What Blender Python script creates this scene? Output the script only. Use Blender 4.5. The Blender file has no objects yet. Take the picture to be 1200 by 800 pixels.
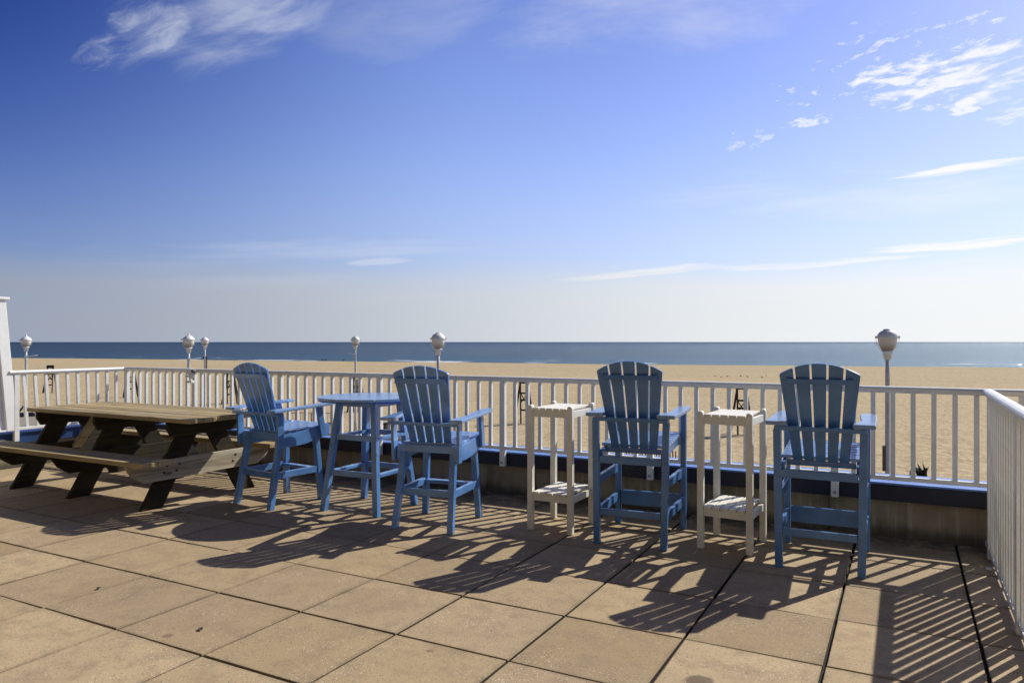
import bpy, math, random
from mathutils import Vector, Matrix
random.seed(11)
S = bpy.context.scene
COL = S.collection
PI = math.pi
R = math.radians

# ------------------------------------------------------------------ mesh builder
class MB:
    def __init__(self):
        self.v = []; self.f = []; self.t = []; self.s = []
    def add(self, vs, fs, tint=None, smooth=False):
        o = len(self.v)
        self.v += [tuple(p) for p in vs]
        tt = random.random() if tint is None else tint
        for f in fs:
            self.f.append(tuple(i + o for i in f)); self.t.append(tt); self.s.append(smooth)
    def box(self, x0, x1, y0, y1, z0, z1, tint=None):
        vs = [(x0,y0,z0),(x1,y0,z0),(x1,y1,z0),(x0,y1,z0),(x0,y0,z1),(x1,y0,z1),(x1,y1,z1),(x0,y1,z1)]
        self.add(vs, [(0,3,2,1),(4,5,6,7),(0,1,5,4),(1,2,6,5),(2,3,7,6),(3,0,4,7)], tint)
    def bar(self, p0, p1, w, h, side=(1,0,0), tint=None, w1=None, h1=None, flat=False):
        """box from p0 to p1; w across 'side', h across the third axis. flat: ends cut horizontally (legs)"""
        p0 = Vector(p0); p1 = Vector(p1); d = (p1-p0).normalized()
        sd = Vector(side); sd = (sd - d*sd.dot(d)).normalized(); n = d.cross(sd)
        if flat:
            sd = Vector(side); n = Vector((0,0,1)).cross(sd)
        w1 = w if w1 is None else w1; h1 = h if h1 is None else h1
        vs = []
        for p, a, b in ((p0,w,h),(p1,w1,h1)):
            for i, j in ((-1,-1),(1,-1),(1,1),(-1,1)):
                vs.append(p + sd*(a/2*i) + n*(b/2*j))
        self.add(vs, [(0,3,2,1),(4,5,6,7),(0,1,5,4),(1,2,6,5),(2,3,7,6),(3,0,4,7)], tint)
    def prism(self, poly, o, U, V, t, tint=None):
        """polygon (u,v) in plane o+uU+vV extruded by t along U x V"""
        o = Vector(o); U = Vector(U).normalized(); V = Vector(V).normalized(); N = U.cross(V)
        n = len(poly)
        vs = [o + U*a + V*b for a, b in poly] + [o + U*a + V*b + N*t for a, b in poly]
        fs = [tuple(range(n))[::-1], tuple(range(n, 2*n))]
        for i in range(n):
            j = (i+1) % n
            fs.append((i, j, n+j, n+i))
        self.add(vs, fs, tint)
    def lathe(self, prof, o=(0,0,0), seg=20, tint=None, smooth=True):
        o = Vector(o); vs = []; fs = []
        for r, z in prof:
            for k in range(seg):
                a = 2*PI*k/seg
                vs.append(o + Vector((r*math.cos(a), r*math.sin(a), z)))
        for i in range(len(prof)-1):
            for k in range(seg):
                k2 = (k+1) % seg
                fs.append((i*seg+k, i*seg+k2, (i+1)*seg+k2, (i+1)*seg+k))
        fs.append(tuple(range(seg))[::-1]); m = (len(prof)-1)*seg
        fs.append(tuple(range(m, m+seg)))
        self.add(vs, fs, tint, smooth)
    def tube(self, pts, r, seg=6, tint=None):
        pts = [Vector(p) for p in pts]; vs = []; fs = []
        for i, p in enumerate(pts):
            d = (pts[min(i+1, len(pts)-1)] - pts[max(i-1, 0)]).normalized()
            a = d.cross(Vector((0,0,1)) if abs(d.z) < .9 else Vector((1,0,0))).normalized(); b = d.cross(a)
            rr = r[i] if isinstance(r, (list, tuple)) else r
            for k in range(seg):
                t = 2*PI*k/seg
                vs.append(p + a*(rr*math.cos(t)) + b*(rr*math.sin(t)))
        for i in range(len(pts)-1):
            for k in range(seg):
                k2 = (k+1) % seg
                fs.append((i*seg+k, i*seg+k2, (i+1)*seg+k2, (i+1)*seg+k))
        fs.append(tuple(range(seg))[::-1]); m = (len(pts)-1)*seg; fs.append(tuple(range(m, m+seg)))
        self.add(vs, fs, tint, True)
    def build(self, name, mat, parent=None, bevel=0.0, segs=2):
        me = bpy.data.meshes.new(name)
        me.from_pydata(self.v, [], self.f); me.update()
        at = me.attributes.new('tint', 'FLOAT', 'FACE')
        at.data.foreach_set('value', self.t)
        me.polygons.foreach_set('use_smooth', self.s)
        me.materials.append(mat)
        import bmesh
        bm = bmesh.new(); bm.from_mesh(me); bmesh.ops.recalc_face_normals(bm, faces=bm.faces); bm.to_mesh(me); bm.free()
        o = bpy.data.objects.new(name, me); COL.objects.link(o)
        if parent: o.parent = parent
        if bevel:
            b = o.modifiers.new('bevel', 'BEVEL'); b.width = bevel; b.segments = segs; b.limit_method = 'ANGLE'
            b.angle_limit = R(35); b.harden_normals = False
        return o

def tag(o, label=None, cat=None, group=None, kind=None):
    if label: o['label'] = label
    if cat: o['category'] = cat
    if group: o['group'] = group
    if kind: o['kind'] = kind
    return o
def thing(name, label, cat, loc=(0,0,0), rz=0, group=None):
    o = bpy.data.objects.new(name, None); COL.objects.link(o); o.empty_display_size = .2
    o.location = loc; o.rotation_euler = (0,0,R(rz)); return tag(o, label, cat, group)
def kids(o): return [c for c in bpy.data.objects if c.parent == o]
def copy_tree(o, parent=None):
    c = o.copy(); COL.objects.link(c); c.parent = parent
    for ch in kids(o): copy_tree(ch, c)
    return c

# ------------------------------------------------------------------ materials
class NT:
    """small helper to write node maths as expressions"""
    def __init__(self, nt): self.nt = nt; self.n = nt.nodes; self.l = nt.links
    def node(self, typ, **kw):
        nd = self.n.new(typ)
        for k, v in kw.items(): setattr(nd, k, v)
        return nd
    def put(self, sock, val):
        if hasattr(val, 'is_linked') or isinstance(val, bpy.types.NodeSocket): self.l.new(val, sock)
        else: sock.default_value = val
    def m(self, op, a, b=0.0, c=None, clamp=False):
        nd = self.n.new('ShaderNodeMath'); nd.operation = op; nd.use_clamp = clamp
        self.put(nd.inputs[0], a); self.put(nd.inputs[1], b)
        if c is not None: self.put(nd.inputs[2], c)
        return nd.outputs[0]
    def mixc(self, fac, a, b, blend='MIX'):
        nd = self.n.new('ShaderNodeMix'); nd.data_type = 'RGBA'; nd.blend_type = blend
        self.put(nd.inputs[0], fac); self.put(nd.inputs[6], a); self.put(nd.inputs[7], b)
        return nd.outputs[2]
    def noise(self, vec, scale, detail=3, rough=.5, dist=0, out=0):
        nd = self.n.new('ShaderNodeTexNoise'); self.l.new(vec, nd.inputs['Vector'])
        nd.inputs['Scale'].default_value = scale; nd.inputs['Detail'].default_value = detail
        nd.inputs['Roughness'].default_value = rough; nd.inputs['Distortion'].default_value = dist
        return nd.outputs[out]
    def map(self, vec, scale=(1,1,1), loc=(0,0,0), rot=(0,0,0)):
        nd = self.n.new('ShaderNodeMapping'); self.l.new(vec, nd.inputs[0])
        nd.inputs['Scale'].default_value = scale; nd.inputs['Location'].default_value = loc; nd.inputs['Rotation'].default_value = rot
        return nd.outputs[0]
    def ss(self, x, a, b):
        nd = self.n.new('ShaderNodeMapRange'); nd.interpolation_type = 'SMOOTHSTEP'
        self.put(nd.inputs[0], x); nd.inputs[1].default_value = a; nd.inputs[2].default_value = b
        return nd.outputs[0]
    def tc(self, which='Object'): return self.n.new('ShaderNodeTexCoord').outputs[which]
    def geo(self): return self.n.new('ShaderNodeNewGeometry').outputs['Position']
    def attr(self, name='tint'):
        nd = self.n.new('ShaderNodeAttribute'); nd.attribute_name = name; return nd.outputs['Fac']
    def sep(self, v):
        nd = self.n.new('ShaderNodeSeparateXYZ'); self.l.new(v, nd.inputs[0]); return nd.outputs
    def bump(self, h, strength=.3, dist=.01, normal=None):
        nd = self.n.new('ShaderNodeBump'); self.l.new(h, nd.inputs['Height'])
        nd.inputs['Strength'].default_value = strength; nd.inputs['Distance'].default_value = dist
        if normal is not None: self.l.new(normal, nd.inputs['Normal'])
        return nd.outputs[0]
def newmat(name):
    m = bpy.data.materials.new(name); m.use_nodes = True
    t = NT(m.node_tree); p = m.node_tree.nodes['Principled BSDF']
    return m, t, p
def rgb(*c): return (c[0], c[1], c[2], 1)

def paint(name, c, rough=.45, var=.12, dirt=(.2,.17,.12), dirt_amt=.15, bump=.15, spec=.5, grain=None, tintvar=.1, coat=0):
    m, t, p = newmat(name); o = t.tc('Object')
    n1 = t.noise(o, 6, 4, .6); n2 = t.noise(o, 60, 3, .6)
    dk = rgb(*[x*(1-var*2) for x in c]); lt = rgb(*[min(1, x*(1+var)) for x in c])
    col = t.mixc(t.ss(n1, .25, .75), dk, lt)
    d = t.m('MULTIPLY', t.ss(t.noise(o, 14, 5, .7), .5, .8), dirt_amt)
    col = t.mixc(d, col, rgb(*dirt))
    tv = t.m('ADD', t.m('MULTIPLY', t.attr(), tintvar), 1-tintvar/2)
    hs = t.node('ShaderNodeHueSaturation'); t.put(hs.inputs['Color'], col); t.put(hs.inputs['Value'], tv)
    t.put(p.inputs['Base Color'], hs.outputs[0])
    t.put(p.inputs['Roughness'], t.m('ADD', t.m('MULTIPLY', n2, .2), rough-.1))
    p.inputs['Specular IOR Level'].default_value = spec
    p.inputs['Coat Weight'].default_value = coat; p.inputs['Coat Roughness'].default_value = .16; p.inputs['Coat IOR'].default_value = 1.6
    h = n2
    if grain:
        g = t.noise(t.map(o, grain), 1, 4, .6); h = t.m('ADD', g, t.m('MULTIPLY', n2, .3))
    t.put(p.inputs['Normal'], t.bump(h, bump, .004))
    return m

def wood(name, axis, c_lo, c_mid, c_hi, rough=.8, knots=True):
    m, t, p = newmat(name); o = t.tc('Object')
    off = t.node('ShaderNodeCombineXYZ'); tv = t.attr()
    for i in range(3): t.put(off.inputs[i], t.m('MULTIPLY', tv, 7.3+i*3.1))
    add = t.node('ShaderNodeVectorMath', operation='ADD'); t.put(add.inputs[0], o); t.put(add.inputs[1], off.outputs[0])
    v = add.outputs[0]
    st = [42, 42, 42]; st[axis] = 1.6
    st2 = [9, 9, 9]; st2[axis] = .9
    g = t.noise(t.map(v, st), 1, 6, .65, .5); g2 = t.noise(t.map(v, st2), 1, 4, .6, 1.2)
    f = t.m('ADD', t.m('MULTIPLY', g, .55), t.m('MULTIPLY', g2, .5))
    cr = t.node('ShaderNodeValToRGB'); t.put(cr.inputs[0], f)
    e = cr.color_ramp.elements; e[0].position = .33; e[0].color = rgb(*c_lo); e[1].position = .7; e[1].color = rgb(*c_hi)
    k = e.new(.5); k.color = rgb(*c_mid)
    col = cr.outputs[0]
    ck = t.noise(t.map(v, [x*1.9 if i_ != axis else .8 for i_, x in enumerate(st)]), 1, 3, .6, .8)
    col = t.mixc(t.m('MULTIPLY', t.m('SUBTRACT', 1, t.ss(ck, .30, .40)), .75), col, rgb(c_lo[0]*.3, c_lo[1]*.3, c_lo[2]*.3))
    col = t.mixc(t.m('MULTIPLY', t.ss(t.noise(v, 2.5, 4, .6), .45, .7), .45), col, rgb(c_mid[1]*.95, c_mid[1]*.92, c_mid[1]*.80))
    if knots:
        sc = [11, 11, 11]; sc[axis] = 3.2
        vo = t.node('ShaderNodeTexVoronoi'); t.put(vo.inputs['Vector'], t.map(v, sc)); vo.inputs['Scale'].default_value = 1
        kn = t.m('SUBTRACT', 1, t.ss(vo.outputs[0], .06, .2))
        wn = t.node('ShaderNodeTexWhiteNoise'); t.put(wn.inputs[0], vo.outputs['Position'])
        kn = t.m('MULTIPLY', kn, t.m('GREATER_THAN', wn.outputs[0], .6))
        col = t.mixc(t.m('MULTIPLY', kn, .8), col, rgb(c_lo[0]*.35, c_lo[1]*.3, c_lo[2]*.3))
    hs = t.node('ShaderNodeHueSaturation'); t.put(hs.inputs['Color'], col)
    t.put(hs.inputs['Value'], t.m('ADD', t.m('MULTIPLY', tv, .4), .8))
    t.put(p.inputs['Base Color'], hs.outputs[0]); p.inputs['Roughness'].default_value = rough
    p.inputs['Specular IOR Level'].default_value = .25
    t.put(p.inputs['Normal'], t.bump(g, .5, .006))
    return m

M = {}
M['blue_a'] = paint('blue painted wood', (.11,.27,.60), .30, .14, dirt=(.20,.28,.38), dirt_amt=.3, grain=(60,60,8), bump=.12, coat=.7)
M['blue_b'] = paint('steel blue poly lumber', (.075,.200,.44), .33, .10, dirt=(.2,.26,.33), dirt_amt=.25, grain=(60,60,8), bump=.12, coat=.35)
M['blue_a_sheen'] = paint('blue tops with sky sheen in colour', (.20,.36,.64), .30, .12, dirt=(.35,.42,.5), dirt_amt=.4, grain=(60,60,8), bump=.1, coat=.8)  # lighter copy of the blue: bright sky reflection painted into upward faces
M['blue_b_sheen'] = paint('steel blue tops with sky sheen in colour', (.17,.29,.50), .33, .12, dirt=(.33,.38,.45), dirt_amt=.4, grain=(60,60,8), bump=.1, coat=.5)  # steel blue lightened the same way, sky reflection put into the colour
M['blue_edge'] = paint('bright blue rim', (.02,.10,.52), .4, .1)
M['white_wood'] = paint('white poly lumber', (.80,.78,.69), .5, .05, dirt=(.4,.36,.24), dirt_amt=.3, grain=(60,60,8), bump=.15, tintvar=.05)
M['white_metal'] = paint('white powder coated aluminium', (.79,.80,.76), .38, .06, dirt=(.38,.33,.24), dirt_amt=.42, bump=.08, grain=(30,30,3), tintvar=.06)
M['vinyl'] = paint('white vinyl panel', (.90,.91,.89), .4, .03, dirt=(.5,.48,.4), dirt_amt=.2, bump=.04)
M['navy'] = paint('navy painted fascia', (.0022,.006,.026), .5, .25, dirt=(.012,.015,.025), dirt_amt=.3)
M['navy_sunlit'] = paint('navy fascia with sunlight in colour', (.010,.045,.14), .5, .25, dirt=(.03,.05,.09), dirt_amt=.3)  # same navy lightened: sunlight on the left fascia is in the colour
M['ledge'] = paint('blue metal ledge cap', (.10,.20,.50), .35, .12, dirt=(.3,.3,.35), dirt_amt=.3)
M['steel'] = paint('galvanised steel bolt', (.35,.35,.36), .35, .1); M['steel'].node_tree.nodes['Principled BSDF'].inputs['Metallic'].default_value = .9
M['black'] = paint('black painted metal', (.012,.013,.015), .5, .2)
M['stand'] = paint('dark brown timber', (.022,.014,.010), .8, .3)
M['lamp_metal'] = paint('grey white lamp metal', (.72,.74,.72), .5, .06, dirt=(.25,.25,.22), dirt_amt=.4)
M['pole'] = paint('grey lamp pole metal', (.52,.54,.53), .5, .08, dirt=(.2,.2,.18), dirt_amt=.4)
M['leaf'] = paint('dry brown leaf', (.05,.03,.015), .8, .3)
M['feather'] = paint('grey white feathers', (.35,.35,.36), .8, .2)
M['feather_dark'] = paint('dark feathers', (.04,.04,.045), .8, .2)
M['rack'] = paint('weathered rack metal', (.10,.09,.075), .6, .2)
M['stake'] = paint('brown stake wood', (.13,.085,.05), .8, .3)
M['plant'] = paint('dark spiky leaves', (.012,.02,.010), .7, .3)
M['wood_top'] = wood('weathered table boards', 0, (.13,.095,.045), (.33,.25,.125), (.50,.40,.24))
M['wood_grey'] = wood('grey weathered plank', 1, (.15,.125,.08), (.34,.30,.22), (.52,.48,.38))
M['wood_shaded'] = wood('timber with shade in colour', 1, (.010,.008,.004), (.026,.020,.010), (.055,.043,.022), knots=False)  # near-black tone paints in the shade under the picnic table

# lamp globe: milky plastic
m, t, p = newmat('milky lamp globe'); o = t.tc('Object')
t.put(p.inputs['Base Color'], t.mixc(t.ss(t.sep(o)[2], -.30, -.05), rgb(.30,.28,.22), rgb(.74,.71,.63)))
p.inputs['Roughness'].default_value = .25; p.inputs['Subsurface Weight'].default_value = .3; p.inputs['Subsurface Radius'].default_value = (.1,.1,.1)
M['globe'] = m

# concrete pavers
AX_, AY_, X0_, Y0_ = .6154, .6007, -1.5418, 2.8298
m, t, p = newmat('sand coloured exposed aggregate pavers'); o = t.geo(); tv = t.attr()
n_big = t.noise(o, 1.3, 4, .6); n_mid = t.noise(o, 7, 5, .65); n_f = t.noise(o, 170, 3, .7)
base = t.mixc(tv, rgb(.355,.265,.142), rgb(.560,.430,.252))
wt = t.node('ShaderNodeTexWhiteNoise', noise_dimensions='1D'); t.put(wt.inputs[1], tv)
base = t.mixc(t.m('MULTIPLY', wt.outputs[0], .30), base, rgb(.40,.31,.225))
base = t.mixc(t.m('MULTIPLY', t.ss(n_big, .35, .7), .38), base, rgb(.31,.245,.165))
base = t.mixc(t.m('MULTIPLY', t.ss(n_mid, .42, .72), .55), base, rgb(.235,.18,.12))
base = t.mixc(t.m('MULTIPLY', t.ss(n_f, .3, .75), .55), base, rgb(.23,.165,.10))
vo = t.node('ShaderNodeTexVoronoi'); t.put(vo.inputs['Vector'], o); vo.inputs['Scale'].default_value = 125
wn = t.node('ShaderNodeTexWhiteNoise'); t.put(wn.inputs[0], vo.outputs['Position'])
spk = t.m('MULTIPLY', t.m('LESS_THAN', vo.outputs[0], .36), t.m('GREATER_THAN', wn.outputs[0], .86))
spk = t.m('MULTIPLY', spk, t.ss(t.noise(o, 3.0, 3, .6), .40, .62))
base = t.mixc(t.m('MULTIPLY', spk, .8), base, rgb(.74,.68,.56))
vo2 = t.node('ShaderNodeTexVoronoi'); t.put(vo2.inputs['Vector'], o); vo2.inputs['Scale'].default_value = 110
wn2 = t.node('ShaderNodeTexWhiteNoise'); t.put(wn2.inputs[0], vo2.outputs['Position'])
pit = t.m('MULTIPLY', t.m('LESS_THAN', vo2.outputs[0], .38), t.m('GREATER_THAN', wn2.outputs[0], .84))
base = t.mixc(t.m('MULTIPLY', pit, .6), base, rgb(.10,.07,.04))
# faint round stains soaked into the stone
def spot(cx, cy, r):
    d = t.node('ShaderNodeVectorMath', operation='DISTANCE'); t.put(d.inputs[0], o); d.inputs[1].default_value = (cx, cy, 0)
    dd = t.m('ADD', d.outputs['Value'], t.m('MULTIPLY', t.noise(o, 30, 2), .02))
    return t.m('SUBTRACT', 1, t.ss(dd, r, r*1.35))
for cx, cy, r, a in ((-.747,3.032,.058,.72), (-3.1,2.3,.03,.5), (-1.9,2.75,.022,.45), (-4.6,2.9,.09,.14), (-2.6,3.1,.2,.12), (-.9,3.9,.16,.15), (-3.9,2.6,.26,.12)):
    base = t.mixc(t.m('MULTIPLY', spot(cx, cy, r), a), base, rgb(.08,.055,.035))
fx = t.m('ABSOLUTE', t.m('SUBTRACT', t.m('FRACT', t.m('DIVIDE', t.m('SUBTRACT', t.sep(o)[0], X0_), AX_)), .5))
fy = t.m('ABSOLUTE', t.m('SUBTRACT', t.m('FRACT', t.m('DIVIDE', t.m('SUBTRACT', t.sep(o)[1], Y0_), AY_)), .5))
ed_ = t.m('ADD', t.m('MAXIMUM', fx, fy), t.m('MULTIPLY', t.m('SUBTRACT', t.noise(o, 9, 4, .7), .5), .10))
base = t.mixc(t.m('MULTIPLY', t.ss(ed_, .455, .505), .42), base, rgb(.12,.09,.055))
drp = t.ss(t.noise(o, 16, 3, .7), .66, .74)
base = t.mixc(t.m('MULTIPLY', drp, .35), base, rgb(.15,.11,.07))
# darker patches towards the parapet
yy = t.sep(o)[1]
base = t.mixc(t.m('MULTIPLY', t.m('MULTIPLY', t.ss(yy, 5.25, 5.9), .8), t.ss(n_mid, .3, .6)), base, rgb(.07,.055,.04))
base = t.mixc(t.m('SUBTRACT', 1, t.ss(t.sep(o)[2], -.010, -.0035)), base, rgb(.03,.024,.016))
t.put(p.inputs['Base Color'], base); p.inputs['Roughness'].default_value = .82; p.inputs['Specular IOR Level'].default_value = .35
hh = t.m('ADD', t.m('MULTIPLY', n_f, .6), t.m('MULTIPLY', spk, .6))
t.put(p.inputs['Normal'], t.bump(hh, .55, .004, t.bump(n_mid, .25, .01)))
M['paver'] = m

m, t, p = newmat('dark mossy joint'); o = t.geo()
t.put(p.inputs['Base Color'], t.mixc(t.noise(o, 30, 4), rgb(.012,.010,.008), rgb(.035,.028,.018))); p.inputs['Roughness'].default_value = .95
M['joint'] = m

# stained parapet block wall
m, t, p = newmat('stained tan block wall'); o = t.geo(); sx = t.sep(o)
st = t.noise(t.map(o, (9,9,.9)), 1, 5, .7); n1 = t.noise(o, 3, 4, .6); nf = t.noise(o, 70, 3, .6)
c = t.mixc(t.ss(n1, .3, .7), rgb(.23,.19,.13), rgb(.34,.29,.20))
c = t.mixc(t.m('MULTIPLY', t.ss(st, .45, .75), .55), c, rgb(.07,.06,.045))
c = t.mixc(t.m('MULTIPLY', t.ss(t.noise(t.map(o, (22,22,1.2)), 1, 3, .6), .56, .68), .6), c, rgb(.42,.38,.30))
c = t.mixc(t.m('MULTIPLY', t.ss(n1, .52, .68), .35), c, rgb(.10,.085,.06))
c = t.mixc(t.m('MULTIPLY', t.m('SUBTRACT', 1, t.ss(t.m('SUBTRACT', sx[2], t.m('MULTIPLY', st, .12)), -.04, .06)), .8), c, rgb(.04,.035,.025))
t.put(p.inputs['Base Color'], c); p.inputs['Roughness'].default_value = .9; t.put(p.inputs['Normal'], t.bump(nf, .4, .004))
M['wall'] = m

# sand
m, t, p = newmat('trodden beach sand'); o = t.geo()
n1 = t.noise(t.map(o, (.02,.06,1)), 1, 4, .6); n2 = t.noise(t.map(o, (.9,1.8,1)), 1, 4, .65); n3 = t.noise(o, 5, 3, .6)
c = t.mixc(n1, rgb(.425,.338,.20), rgb(.49,.398,.245))
c = t.mixc(t.m('MULTIPLY', t.ss(n2, .42, .72), .33), c, rgb(.36,.26,.15))
n4 = t.noise(t.map(o, (3.6,1.7,1)), 1, 4, .6, .3)
c = t.mixc(t.m('MULTIPLY', t.ss(n4, .50, .66), .50), c, rgb(.25,.185,.105))  # dark flecks paint the small shadows of backlit footprints
c = t.mixc(t.m('MULTIPLY', t.ss(n4, .50, .36), .25), c, rgb(.60,.50,.33))
sep = t.sep(o)
# rake / tyre bands across the beach
trk = t.noise(t.map(o, (.015,.9,1), rot=(0,0,R(-6))), 1, 3, .6)
c = t.mixc(t.m('MULTIPLY', t.ss(trk, .54, .66), .34), c, rgb(.34,.25,.15))
# wet strip near the sea
sd = t.m('SUBTRACT', t.m('SUBTRACT', sep[1], t.m('MULTIPLY', sep[0], .17)), 178)
c = t.mixc(t.m('MULTIPLY', t.ss(sd, -4, -1.0), .5), c, rgb(.27,.22,.14))
t.put(p.inputs['Base Color'], c); p.inputs['Roughness'].default_value = .95; p.inputs['Specular IOR Level'].default_value = .1
h = t.m('ADD', t.m('MULTIPLY', n2, 1.0), t.m('MULTIPLY', n4, .8))
t.put(p.inputs['Normal'], t.bump(h, .6, .22))
M['sand'] = m

# boardwalk planks
m, t, p = newmat('grey boardwalk planks'); o = t.geo()
br = t.noise(t.map(o, (7,.4,1)), 1, 3, .6)
t.put(p.inputs['Base Color'], t.mixc(br, rgb(.20,.17,.13), rgb(.33,.29,.23))); p.inputs['Roughness'].default_value = .85
M['boards'] = m

# sea
m = bpy.data.materials.new('sea water'); m.use_nodes = True; t = NT(m.node_tree); nt = m.node_tree
for n in list(nt.nodes):
    if n.type == 'BSDF_PRINCIPLED': nt.nodes.remove(n)
outn = [n for n in nt.nodes if n.type == 'OUTPUT_MATERIAL'][0]
o = t.geo(); sep = t.sep(o)
sd = t.m('SUBTRACT', t.m('SUBTRACT', sep[1], t.m('MULTIPLY', sep[0], .17)), 178)
n1 = t.noise(t.map(o, (.010,.05,1), rot=(0,0,R(-9))), 1, 5, .62); n2 = t.noise(t.map(o, (.12,.45,1)), 1, 4, .65); n3 = t.noise(t.map(o, (.0006,.006,1)), 1, 3, .5)
near = t.m('SUBTRACT', 1, t.ss(sd, 0, 160))
c = t.mixc(near, rgb(.003,.020,.046), rgb(.009,.045,.080))
c = t.mixc(t.m('MULTIPLY', t.ss(n1, .42, .7), .6), c, rgb(.003,.018,.035))
c = t.mixc(t.m('MULTIPLY', t.ss(n2, .5, .75), .5), c, rgb(.03,.075,.11))
c = t.mixc(t.m('MULTIPLY', t.ss(n3, .45, .65), .45), c, rgb(.003,.015,.030))
# greenish shore break with foam
edge = t.m('MULTIPLY', t.m('SUBTRACT', 1, t.ss(sd, 5, 16)), t.ss(t.noise(t.map(o, (.03,.1,1)), 1, 2), .42, .55))
c = t.mixc(t.m('MULTIPLY', edge, .75), c, rgb(.03,.075,.05))
along = t.noise(t.map(o, (.028,.05,1), loc=(3.3,0,0)), 1, 3, .6)
fo1 = t.m('MULTIPLY', t.m('MULTIPLY', t.ss(sd, 1, 3), t.m('SUBTRACT', 1, t.ss(sd, 7, 10))), t.ss(along, .60, .66))
along2 = t.noise(t.map(o, (.05,.08,1), loc=(9.1,4,0)), 1, 3, .6)
fo2 = t.m('MULTIPLY', t.m('MULTIPLY', t.ss(sd, 22, 24), t.m('SUBTRACT', 1, t.ss(sd, 28, 32))), t.ss(along2, .62, .68))
foam = t.m('MAXIMUM', fo1, t.m('MULTIPLY', fo2, .7))
for fx_, fw_, s0, s1 in ((-110,7,0,11),(-163,8,2,9),(-84,3,3,8),(-128,4,12,17),(-190,5,0,6),(-60,5,8,12)):
    bx = t.m('SUBTRACT', 1, t.ss(t.m('ABSOLUTE', t.m('SUBTRACT', sep[0], fx_)), fw_*.7, fw_*1.1))
    fb = t.m('MULTIPLY', bx, t.m('MULTIPLY', t.ss(sd, s0, s0+2), t.m('SUBTRACT', 1, t.ss(sd, s1-2, s1))))
    foam = t.m('MAXIMUM', foam, t.m('MULTIPLY', fb, t.ss(t.noise(t.map(o, (.5,.5,1)), 1, 2), .30, .48)))
c = t.mixc(foam, c, rgb(.85,.87,.86))
dif = t.node('ShaderNodeBsdfDiffuse'); t.put(dif.inputs[0], c)
gl = t.node('ShaderNodeBsdfGlossy'); gl.inputs['Roughness'].default_value = .34
w1 = t.noise(t.map(o, (.5,1.1,1)), 1, 3, .6); w2 = t.noise(t.map(o, (2.2,3.2,1)), 1, 2, .6)
hh = t.m('ADD', w1, t.m('MULTIPLY', w2, .5))
bmp = t.bump(hh, 1.0, 1.1); t.put(gl.inputs['Normal'], bmp); gl.inputs[0].default_value = rgb(.74,.90,1.0)
mx = t.node('ShaderNodeMixShader'); mx.inputs[0].default_value = .20
nt.links.new(dif.outputs[0], mx.inputs[1]); nt.links.new(gl.outputs[0], mx.inputs[2]); 
vo = t.node('ShaderNodeTexVoronoi'); t.put(vo.inputs['Vector'], t.map(o, (2.6,.6,1))); vo.inputs['Scale'].default_value = 1; vo.inputs['Randomness'].default_value = 1
wn = t.node('ShaderNodeTexWhiteNoise'); t.put(wn.inputs[0], vo.outputs['Position'])
vm = t.node('ShaderNodeVectorMath', operation='SUBTRACT'); t.put(vm.inputs[0], wn.outputs[1]); vm.inputs[1].default_value = (.5,.5,.5)
vm2 = t.node('ShaderNodeVectorMath', operation='MULTIPLY_ADD'); t.put(vm2.inputs[0], vm.outputs[0]); vm2.inputs[1].default_value = (.9,.9,0); vm2.inputs[2].default_value = (0,0,1)
vm3 = t.node('ShaderNodeVectorMath', operation='NORMALIZE'); t.put(vm3.inputs[0], vm2.outputs[0])
g2 = t.node('ShaderNodeBsdfGlossy'); g2.inputs['Roughness'].default_value = .16; t.put(g2.inputs['Normal'], vm3.outputs[0])
mx2 = t.node('ShaderNodeMixShader'); mx2.inputs[0].default_value = .05
nt.links.new(mx.outputs[0], mx2.inputs[1]); nt.links.new(g2.outputs[0], mx2.inputs[2]); nt.links.new(mx2.outputs[0], outn.inputs[0])
M['sea'] = m

# ------------------------------------------------------------------ the setting
GZ = -3.4
def shore(x): return 178 + .17*x
# beach sand: one sheet from under the building to below the sea
xs = [-9000,-3000,-1200,-700,-450] + list(range(-400, 301, 10)) + [380,520,900,2500,8000]
ss_ = [-600,-200,-172,-165,-158,-151,-144,-137,-130,-120,-110,-100,-90,-80,-70,-60,-50,-40,-30,-22,-15,-10,-6,-3,0,3,6,12,60]
b = MB(); vs = []; fs = []
for i, s_ in enumerate(ss_):
    for x in xs:
        wob = 1.6*math.sin(x*.021) + 1.0*math.sin(x*.057+1.3) + .5*math.sin(x*.13)
        z = GZ
        if s_ > -22: z = GZ - .55*((s_+22)/22)**1.6 if s_ <= 0 else GZ - .55 - .12*s_
        else: z = GZ + .05*math.sin(x*.11+s_*.23) + .04*math.sin(x*.29-s_*.31)
        f_ = 1 if abs(x) < 450 else 0
        vs.append((x, shore(x)*(1 if s_ > -160 else 1) + s_ + (wob*f_ if s_ > -25 else 0), z))
n = len(xs)
for i in range(len(ss_)-1):
    for j in range(n-1): fs.append((i*n+j, i*n+j+1, (i+1)*n+j+1, (i+1)*n+j))
b.add(vs, fs, .5, True); tag(b.build('sand', M['sand']), kind='structure')
b = MB(); vs = [(-60000,shore(-60000)-3,GZ-.55)]
b.add([(-9000, shore(-9000)-12, GZ-.5), (8000, shore(8000)-12, GZ-.5), (60000, 20000, GZ-.5), (60000, 90000, GZ-.5), (-90000, 90000, GZ-.5), (-90000, 100, GZ-.5)],
      [(0,1,2,3,4,5)], .5); tag(b.build('sea', M['sea']), kind='structure')
b = MB(); b.box(-160, 120, 8.5, 27.3, GZ-.2, GZ+.12, .5); tag(b.build('boardwalk', M['boards']), kind='structure')

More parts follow.
